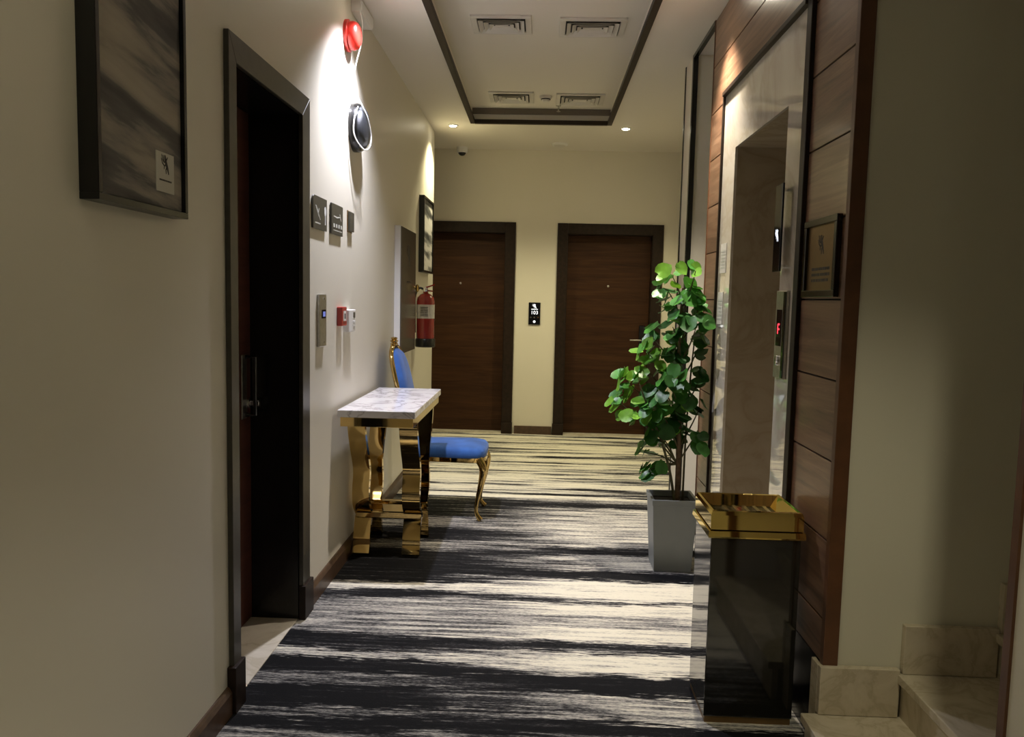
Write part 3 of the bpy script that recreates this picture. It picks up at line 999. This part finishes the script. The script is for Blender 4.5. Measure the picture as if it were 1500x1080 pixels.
tk = empty('cable_trunking', (XL, 4.37, 2.855), 'white cable trunking box along top of the left wall', 'trunking')
bx('box', XL, XL + .052, 4.14, 4.42, 2.855, H - .002, M_white, tk, bevel=.003)
bx('cover', XL + .052, XL + .056, 4.145, 4.415, 2.862, H - .006, M_white, tk, bevel=.0015, seg=1)
al = empty('alarm_sounder', (XL, 4.05, 2.63), 'round red fire alarm sounder high on the left wall', 'alarm')
MB().lathe([(.078, 0), (.078, .016), (.07, .02)], (XL, 4.05, 2.705), 0, 28).build('base', M_red, al, smooth=True)
MB().lathe([(.068, .019), (.070, .04), (.062, .058), (.045, .068), (.02, .072)], (XL, 4.05, 2.705), 0, 28).build('dome', M_red, al, smooth=True)
sp = empty('wall_loudspeaker', (XL, 4.20, 2.16), 'round black wall loudspeaker below the red alarm', 'loudspeaker')
MB().lathe([(.125, 0), (.125, .026), (.118, .042), (.112, .044)], (XL, 4.21, 2.285), 0, 32).build('housing', M_black, sp, smooth=True)
MB().lathe([(.110, .043), (.104, .058), (.085, .070), (.05, .076), (.01, .078)], (XL, 4.21, 2.285), 0, 32).build('cone_cover', mat('black grille', (.02, .022, .026), .35, bump=.6, bscale=400), sp, smooth=True)
co = MB().tube([(XL + .045, 4.138, 2.86), (XL + .06, 4.132, 2.80), (XL + .055, 4.135, 2.70), (XL + .03, 4.135, 2.60), (XL + .015, 4.135, 2.5), (XL + .04, 4.12, 2.425), (XL + .060, 4.13, 2.385), (XL + .080, 4.18, 2.33), (XL + .086, 4.24, 2.25), (XL + .080, 4.23, 2.19), (XL + .066, 4.15, 2.165), (XL + .036, 4.078, 2.22), (XL + .034, 4.076, 2.30), (XL + .048, 4.10, 2.37)], .0034, 8, smooth=6)
co.build('loose_cable', M_white, None, True, label='thin white cable looping from trunking down over black loudspeaker', cat='cable')

# cabinet with bronze door
cb = empty('wall_cabinet', (XL, 5.7, 1.0), 'white wall cabinet with bronze mirrored door behind the chair', 'cabinet')
bx('body', XL, XL + .042, 5.40, 6.02, 1.0, 1.89, M_white, cb, bevel=.003)
dr = bx('door', XL + .042, XL + .050, 5.405, 6.015, 1.005, 1.885, M_bronze, cb, bevel=.002)
emblem('emblem', M_ink, dr, (XL + .050, 5.60, 1.60), (0, 1, 0), (0, 0, 1), .19, (1, 0, 0))
lines_print('lettering', M_ink, dr, (XL + .050, 5.62, 1.50), (0, 1, 0), (0, 0, 1), .16, .02, 1, (1, 0, 0), 4)
MB().lathe([(.012, 0), (.012, .012), (.026, .018), (.03, .03), (.02, .038)], (XL + .050, 5.93, 1.47), 0, 18).build('knob', M_gold, dr, smooth=True)

# fire extinguisher
ex, ey = XL + .09, 6.28
fe = empty('fire_extinguisher', (ex, ey, 1.0), 'red fire extinguisher with white label hung on the left wall', 'extinguisher')
MB().lathe([(.070, 1.07), (.072, 1.09), (.072, 1.37), (.066, 1.40), (.045, 1.425), (.022, 1.435), (.02, 1.45)], (ex, ey, 0), 2, 28).build('cylinder', M_redpaint, fe, smooth=True)
MB().lathe([(.0728, 1.235), (.0728, 1.345)], (ex, ey, 0), 2, 28).build('label_band', M_paper, fe, smooth=True)
lines_print('lettering', M_ink, fe, (ex - .03, ey - .0735, 1.25), (1, 0, 0), (0, 0, 1), .06, .08, 6, (0, -1, 0), 11, th=.0008)
MB().lathe([(.076, 1.005), (.080, 1.01), (.080, 1.065), (.074, 1.075)], (ex, ey, 0), 2, 28).build('base_boot', M_black, fe, smooth=True)
vv = MB().lathe([(.018, 1.445), (.018, 1.475), (.012, 1.48)], (ex, ey, 0), 2, 14).build('valve', M_chrome, fe, smooth=True)
MB().prism([(ex - .01, 1.47), (ex + .07, 1.50), (ex + .075, 1.512), (ex - .01, 1.482)], 1, ey - .01, ey + .01).build('lever', M_redpaint, vv)
MB().prism([(ex - .01, 1.452), (ex + .055, 1.448), (ex + .06, 1.458), (ex - .01, 1.464)], 1, ey - .01, ey + .01).build('carry_handle', M_redpaint, vv)
MB().lathe([(.018, 0), (.018, -.012), (.014, -.014)], (ex, ey - .016, 1.465), 1, 16).build('gauge', M_chrome, vv, smooth=True)
MB().tube([(ex - .015, ey, 1.465), (ex - .05, ey - .01, 1.475), (ex - .082, ey - .015, 1.42), (ex - .085, ey - .015, 1.3), (ex - .083, ey - .015, 1.12)], .009, 8, smooth=5).build('hose', M_black, fe, smooth=True)
bx('wall_bracket', XL, XL + .028, ey - .02, ey + .02, 1.28, 1.40, M_steel, fe)

# room number panel on the far wall
rp = empty('room_number_panel', (-.06, YB, 1.146), 'black illuminated room number panel between the two far doors', 'room panel')
YP = YB - .012
bx('panel', -.122, .0, YP, YB, 1.146, 1.376, M_screen, rp, bevel=.004)
emblem('emblem', M_wglow, rp, (-.09, YP, 1.308), (1, 0, 0), (0, 0, 1), .058, (0, -1, 0))
bx('underline', -.094, -.026, YP - .0008, YP, 1.303, 1.309, M_wglow, rp)
text_mesh('number', '103', M_wglow, rp, (-.061, YP - .0008, 1.27), .052, (math.pi / 2, 0, 0))
for k, m_ in enumerate((M_sign, M_steel, M_goldplate)):
    MB().lathe([(.008, 0), (.008, -.001)], (-.098 + k * .037, YP, 1.222), 1, 12).build('service_icon', m_, rp)
MB().lathe([(.013, 0), (.013, -.0012)], (-.061, YP, 1.178), 1, 16).build('bell_button', M_wglow, rp)

# ------------------------------------------------------------------ console table
tb = empty('console_table', (-.8, 4.29, 0), 'gold console table with white marble top against the left wall', 'table')
TX_0, TX_1, TY_0, TY_1 = -.985, -.600, 3.79, 4.79
bx('marble_top', TX_0, TX_1, TY_0, TY_1, .805, .842, M_marble, tb, bevel=.004)
ai = .012
bx('apron', TX_0 + ai, TX_1 - ai, TY_0 + ai, TY_0 + ai + .02, .758, .805, M_gold, tb, bevel=.002)
bx('apron', TX_0 + ai, TX_1 - ai, TY_1 - ai - .02, TY_1 - ai, .758, .805, M_gold, tb, bevel=.002)
bx('apron', TX_0 + ai, TX_0 + ai + .02, TY_0 + ai + .02, TY_1 - ai - .02, .758, .805, M_gold, tb, bevel=.002)
bx('apron', TX_1 - ai - .02, TX_1 - ai, TY_0 + ai + .02, TY_1 - ai - .02, .758, .805, M_gold, tb, bevel=.002)
bx('under_plate', TX_0 + ai + .02, TX_1 - ai - .02, TY_0 + .032, TY_1 - .032, .790, .803, M_black, tb)
YC = 4.30
legp = sp2([(-.30, .765), (-.285, .70), (-.235, .60), (-.185, .52), (-.165, .45), (-.185, .37), (-.175, .29), (-.11, .225)], 5)
footp = sp2([(-.075, .215), (-.12, .19), (-.155, .11), (-.165, .05), (-.185, .012)], 5)
for (xa, xb) in ((-.983, -.893), (-.715, -.620)):
    for s in (1, -1):
        lg = MB().ribbon([(YC + s * a, z) for a, z in legp], xa, xb, .034).build('leg', M_gold, tb, smooth=True)
        MB().ribbon([(YC + s * a, z) for a, z in footp], xa, xb, .03).build('foot', M_gold, lg, smooth=True)
bx('cross_beam', -.980, -.620, YC - .135, YC - .085, .195, .235, M_gold, tb, bevel=.006)
bx('cross_beam', -.980, -.620, YC + .085, YC + .135, .195, .235, M_gold, tb, bevel=.006)
bx('base_plate', -.945, -.640, YC - .085, YC + .085, .20, .225, M_gold, tb, bevel=.004)

# ------------------------------------------------------------------ blue chair (faces +x)
ch = empty('dining_chair', (-.62, 5.03, 0), 'gold framed dining chair with blue velvet seat behind the console table', 'chair')
CY = 5.03


def cushion(nx, ny, f):
    m = MB()
    vs, fs = [], []
    for i in range(nx):
        for j in range(ny):
            vs.append(f(i / (nx - 1), j / (ny - 1)))
    for i in range(nx - 1):
        for j in range(ny - 1):
            fs.append((i * ny + j, (i + 1) * ny + j, (i + 1) * ny + j + 1, i * ny + j + 1))
    return vs, fs


def seat_outline(t):
    # superellipse, front wider
    a = 2 * math.pi * t
    c, s = math.cos(a), math.sin(a)
    ex_ = 0.42
    x = math.copysign(abs(c) ** ex_, c)
    y = math.copysign(abs(s) ** ex_, s)
    return (-.565 + .245 * x, CY + (.20 + .018 * x) * y)


m = MB()
N = 40
prof = [(0.99, .405), (1.01, .42), (1.0, .445), (.94, .462), (.8, .472), (.5, .479), (.15, .481)]
vs = []
for s, z in prof:
    for k in range(N):
        x, y = seat_outline(k / N)
        vs.append((-.565 + (x + .565) * s, CY + (y - CY) * s, z))
fs = []
for i in range(len(prof) - 1):
    for k in range(N):
        fs.append((i * N + k, i * N + (k + 1) % N, (i + 1) * N + (k + 1) % N, (i + 1) * N + k))
fs += [tuple(range(N - 1, -1, -1)), tuple((len(prof) - 1) * N + k for k in range(N))]
m.add(vs, fs).build('seat', M_velvet, ch, smooth=True)
vs, fs = [], []
rp_ = [(.985, .375), (1.0, .378), (1.0, .404), (.985, .405), (.90, .405), (.90, .375)]
for s, z in rp_:
    for k in range(N):
        x, y = seat_outline(k / N)
        vs.append((-.565 + (x + .565) * s, CY + (y - CY) * s, z))
for i in range(len(rp_)):
    j = (i + 1) % len(rp_)
    for k in range(N):
        fs.append((i * N + k, i * N + (k + 1) % N, j * N + (k + 1) % N, j * N + k))
MB().add(vs, fs).build('seat_frame', M_gold, ch, smooth=True)
for s in (-1, 1):
    yy = CY + s * .175
    MB().tube([(-.365, yy, .395), (-.335, yy + s * .012, .34), (-.345, yy + s * .008, .24), (-.37, yy - s * .004, .12), (-.372, yy, .05), (-.345, yy + s * .005, .008)],
              [.027, .026, .020, .014, .012, .019], 10, smooth=5).build('leg', M_gold, ch, smooth=True)
    MB().tube([(-.775, yy - s * .015, .39), (-.785, yy - s * .015, .28), (-.80, yy - s * .015, .15), (-.85, yy - s * .015, .008)], [.022, .018, .015, .015], 10, smooth=5).build('leg', M_gold, ch, smooth=True)


def back_x(z):
    return -.79 - .15 * max(0.0, (z - .42) / .68) ** 1.1


# back frame: loop with rounded shoulders
loop = []
for yy, z in [(-.155, .40), (-.165, .55), (-.188, .72), (-.20, .88), (-.185, 1.0), (-.12, 1.065), (0, 1.085), (.12, 1.065), (.185, 1.0), (.20, .88), (.188, .72), (.165, .55), (.155, .40)]:
    loop.append((back_x(z), CY + yy, z))
bf = MB().tube(loop, .015, 10, smooth=5).build('back_frame', M_gold, ch, smooth=True)
MB().tube([(back_x(.50), CY - .158, .50), (back_x(.50), CY + .158, .50)], .012, 10).build('back_rail', M_gold, ch, smooth=True)


def back_w(z):
    pts = [(.50, .158), (.55, .165), (.72, .185), (.88, .197), (.95, .192), (1.0, .18), (1.04, .15), (1.065, .11), (1.078, .05)]
    for (a, b_), (c_, d_) in zip(pts, pts[1:]):
        if z <= c_:
            return b_ + (d_ - b_) * (z - a) / (c_ - a)
    return pts[-1][1]


vs, fs = [], []
nz, ny = 16, 13
for side_ in (1, -1):
    for i in range(nz):
        z = .50 + (1.076 - .50) * (i / (nz - 1))
        for j in range(ny):
            q = -1 + 2 * j / (ny - 1)
            bul = max(0.0, (1 - abs(q) ** 4)) ** .5 * max(0.0, 1 - abs(2 * i / (nz - 1) - 1) ** 4) ** .5
            vs.append((back_x(z) + (.006 + .045 * bul if side_ == 1 else -.006 - .012 * bul), CY + q * (back_w(z) - .008), z))
o_ = nz * ny
for i in range(nz - 1):
    for j in range(ny - 1):
        a = i * ny + j
        fs.append((a, a + ny, a + ny + 1, a + 1))
        fs.append((o_ + a, o_ + a + 1, o_ + a + ny + 1, o_ + a + ny))
for i in range(nz - 1):
    for j in (0, ny - 1):
        a = i * ny + j
        fs.append((a, a + ny, o_ + a + ny, o_ + a))
for j in range(ny - 1):
    for i in (0, nz - 1):
        a = i * ny + j
        fs.append((a, a + 1, o_ + a + 1, o_ + a))
MB().add(vs, fs).build('backrest', M_velvet, ch, smooth=True)
xc = back_x(1.09)
crest = MB()
crest.lathe([(.010, 1.085), (.022, 1.092), (.026, 1.100), (.016, 1.107), (.024, 1.113), (.027, 1.120), (.015, 1.127), (.021, 1.133), (.021, 1.139), (.008, 1.144)], (xc, CY, 0), 2, 18)
for q in (-1, 1):
    crest.tube([(xc, CY + q * .11, 1.072), (xc, CY + q * .07, 1.10), (xc, CY + q * .035, 1.105), (xc, CY + q * .05, 1.088)], .008, 8, smooth=4)
crest.build('crest_scroll', M_gold, bf, smooth=True)

# ------------------------------------------------------------------ ash bin
bn = empty('litter_bin', (.735, 2.665, 0), 'square black litter bin with brass ashtray rim by the planked wall', 'bin')
B0, B1, BY0, BY1 = .580, .873, 2.545, 2.795
bx('body', B0, B1, BY0, BY1, .022, .635, M_binbody, bn, bevel=.003)
bx('plinth', B0 + .004, B1 - .004, BY0 + .004, BY1 - .004, 0, .022, M_goldplate, bn)


def sq_ring(sections):
    """square ring lofted through (outset, z) with an inner return"""
    m_ = MB()
    vs, fs = [], []
    for s, z in sections:
        vs += [(B0 - s, BY0 - s, z), (B1 + s, BY0 - s, z), (B1 + s, BY1 + s, z), (B0 - s, BY1 + s, z)]
    n = len(sections)
    for i in range(n):
        j = (i + 1) % n
        for k in range(4):
            k2 = (k + 1) % 4
            fs.append((i * 4 + k, i * 4 + k2, j * 4 + k2, j * 4 + k))
    return m_.add(vs, fs)


sq_ring([(-.004, .635), (.010, .637), (.012, .642), (.010, .660), (-.004, .663)]).build('lower_band', M_brass, bn)
rim = sq_ring([(-.002, .662), (.004, .664), (.004, .712), (.000, .724), (-.006, .727), (-.012, .724), (-.046, .692), (-.046, .662)]).build('rim', M_brass, bn)
tray = bx('tray', B0 + .045, B1 - .045, BY0 + .045, BY1 - .045, .668, .690, M_dkchrome, bn)
for k in range(5):
    x = B0 + .075 + k * .035
    bx('grate_bar', x, x + .012, BY0 + .055, BY1 - .055, .690, .696, M_chrome, tray)

# ------------------------------------------------------------------ potted tree
pt = empty('potted_tree', (.722, 4.115, 0), 'leafy green tree in a tapered grey square pot by the elevator', 'plant')
PZ = .385
vs, fs = [], []
pcx, pcy = .722, 4.118
for hw, z in ((.096, 0), (.115, PZ - .03), (.118, PZ - .03), (.120, PZ), (.106, PZ), (.100, PZ - .05)):
    vs += [(pcx - hw, pcy - hw, z), (pcx + hw, pcy - hw, z), (pcx + hw, pcy + hw, z), (pcx - hw, pcy + hw, z)]
for i in range(5):
    for k in range(4):
        k2 = (k + 1) % 4
        fs.append((i * 4 + k, i * 4 + k2, i * 4 + 4 + k2, i * 4 + 4 + k))
fs += [(3, 2, 1, 0), (20, 21, 22, 23)]
MB().add(vs, fs).build('pot', M_grey, pt, bevel=.002, seg=1)
bx('soil', pcx - .101, pcx + .101, pcy - .101, pcy + .101, PZ - .06, PZ - .03, M_soil, pt)
MB().tube([(.752, 4.13, PZ - .04), (.748, 4.13, .7), (.735, 4.14, 1.0), (.73, 4.13, 1.3), (.735, 4.12, 1.48)], [.015, .013, .010, .007, .004], 9, smooth=4).build('trunk', M_bark, pt, smooth=True)
MB().tube([(.735, 4.11, PZ - .04), (.70, 4.09, .52), (.64, 4.07, .70), (.56, 4.05, .88), (.52, 4.04, .98)], [.008, .007, .006, .005, .003], 7, smooth=4).build('stem', M_twig, pt, smooth=True)
MB().tube([(.782, 4.14, PZ - .04), (.787, 4.15, .7), (.80, 4.16, 1.0), (.815, 4.15, 1.25)], [.006, .005, .005, .003], 7, smooth=4).build('stem', M_twig, pt, smooth=True)
CL = [(0.673, 1.543, 0.051, 0.043, 6), (0.778, 1.566, 0.065, 0.025, 4), (0.662, 1.468, 0.051, 0.051, 8), (0.74, 1.47, 0.065, 0.051, 8), (0.761, 1.381, 0.108, 0.079, 18), (0.646, 1.404, 0.036, 0.022, 2), (0.831, 1.401, 0.036, 0.054, 6), (0.79, 1.275, 0.079, 0.065, 12), (0.676, 1.279, 0.051, 0.065, 8), (0.84, 1.187, 0.043, 0.058, 8), (0.715, 1.201, 0.051, 0.072, 10), (0.589, 1.227, 0.036, 0.043, 4), (0.567, 1.144, 0.051, 0.051, 8), (0.701, 1.093, 0.065, 0.065, 12), (0.578, 1.036, 0.065, 0.065, 12), (0.67, 0.984, 0.072, 0.072, 14), (0.847, 1.017, 0.03, 0.043, 5), (0.827, 1.078, 0.018, 0.029, 1), (0.473, 0.979, 0.058, 0.051, 10), (0.433, 0.869, 0.051, 0.065, 10), (0.514, 0.834, 0.058, 0.072, 12), (0.602, 0.873, 0.072, 0.079, 14), (0.711, 0.858, 0.072, 0.09, 14), (0.78, 0.914, 0.051, 0.072, 8), (0.85, 0.844, 0.03, 0.036, 4), (0.835, 0.752, 0.04, 0.043, 4), (0.86, 0.68, 0.015, 0.025, 2), (0.626, 0.728, 0.072, 0.072, 12), (0.717, 0.712, 0.058, 0.072, 10), (0.577, 0.597, 0.051, 0.036, 6), (0.615, 0.543, 0.043, 0.022, 4), (0.572, 0.512, 0.043, 0.029, 5), (0.789, 0.696, 0.036, 0.043, 5)]


def leaf_mesh(name, m, asp):
    pts = [(0, -.02), (-.22, -.08), (-.42, .06), (-.50, .32), (-.44, .60), (-.24, .84), (0, .98), (.24, .84), (.44, .60), (.50, .32), (.42, .06), (.22, -.08)]
    vs = [(0, .42, -.05)]
    for x, y in pts:
        r2 = x * x + (y - .42) ** 2
        vs.append((x * asp, y, .16 * r2 + .05 * math.sin(9 * x)))
    n = len(pts)
    fs = [(0, 1 + i, 1 + (i + 1) % n) for i in range(n)]
    me = bpy.data.meshes.new(name)
    me.from_pydata(vs, [], fs)
    me.polygons.foreach_set('use_smooth', [True] * len(me.polygons))
    me.materials.append(m)
    return me


LEAFM = [leaf_mesh('leaf', M_leafs[0], 1.0), leaf_mesh('leaf', M_leafs[1], 1.05), leaf_mesh('leaf', M_leafs[2], .9)]
rnd = random.Random(11)
po = ORG[pt.name]
trunk_pts = [(.752, 4.13, .5), (.748, 4.13, .7), (.735, 4.14, 1.0), (.73, 4.13, 1.3), (.735, 4.12, 1.48)]
for (cx_, cz_, rx_, rz_, n_) in CL:
    cyb = 4.12 + rnd.uniform(-.11, .09)
    # a twig from the trunk to the clump
    if n_ > 3:
        zt = max(.55, cz_ - .16 - abs(cx_ - .74) * .5)
        zt = min(zt, 1.45)
        x_t, y_t = .742, 4.13
        MB().tube([(x_t, y_t, zt), ((x_t + cx_) / 2 + .01, (y_t + cyb) / 2, (zt + cz_) / 2 + .01), (cx_, cyb, cz_)], [.005, .004, .002], 6, smooth=4).build('twig', M_twig, pt, smooth=True)
    for k in range(int(round(n_ * 1.08))):
        a, r = rnd.uniform(0, 6.283), math.sqrt(rnd.random())
        px = cx_ + 1.15 * rx_ * r * math.cos(a)
        pz = cz_ + 1.15 * rz_ * r * math.sin(a)
        py = cyb + rnd.uniform(-.075, .075)
        px = min(px, .862)
        size = rnd.uniform(.052, .092)
        # leaf normal: outward from the trunk and up, with scatter
        nv = Vector((px - .74, py - 4.13, 0))
        nv = nv * 3.0 + Vector((rnd.uniform(-.7, .7), rnd.uniform(-.9, .4), rnd.uniform(.2, 1.1)))
        nv.normalize()
        tip = Vector((px - .74 + rnd.uniform(-.25, .25), py - 4.13 + rnd.uniform(-.25, .25), rnd.uniform(-.45, .1)))
        tip = tip - nv * tip.dot(nv)
        if tip.length < 1e-3:
            tip = nv.orthogonal()
        tip.normalize()
        sd_ = tip.cross(nv).normalized()
        bright = .55 if (cz_ > 1.5 or (cx_ < .58 and cz_ > .8)) else .12  # more bright leaves at top and outer left, young growth and painted light
        u_ = rnd.random()
        me = LEAFM[2] if u_ < bright else (LEAFM[0] if u_ < bright + .45 else LEAFM[1])
        o = bpy.data.objects.new('leaf', me)
        link(o, pt)
        M4 = Matrix((sd_, tip, nv)).transposed().to_4x4() @ Matrix.Scale(size, 4)
        M4.translation = Vector((px, py, pz)) - tip * size * .45 - po
        mxx = max((M4 @ v_.co).x for v_ in me.vertices) + po.x
        if mxx > .882:
            M4.translation.x -= mxx - .882      # keep clear of the planks
        o.matrix_local = M4
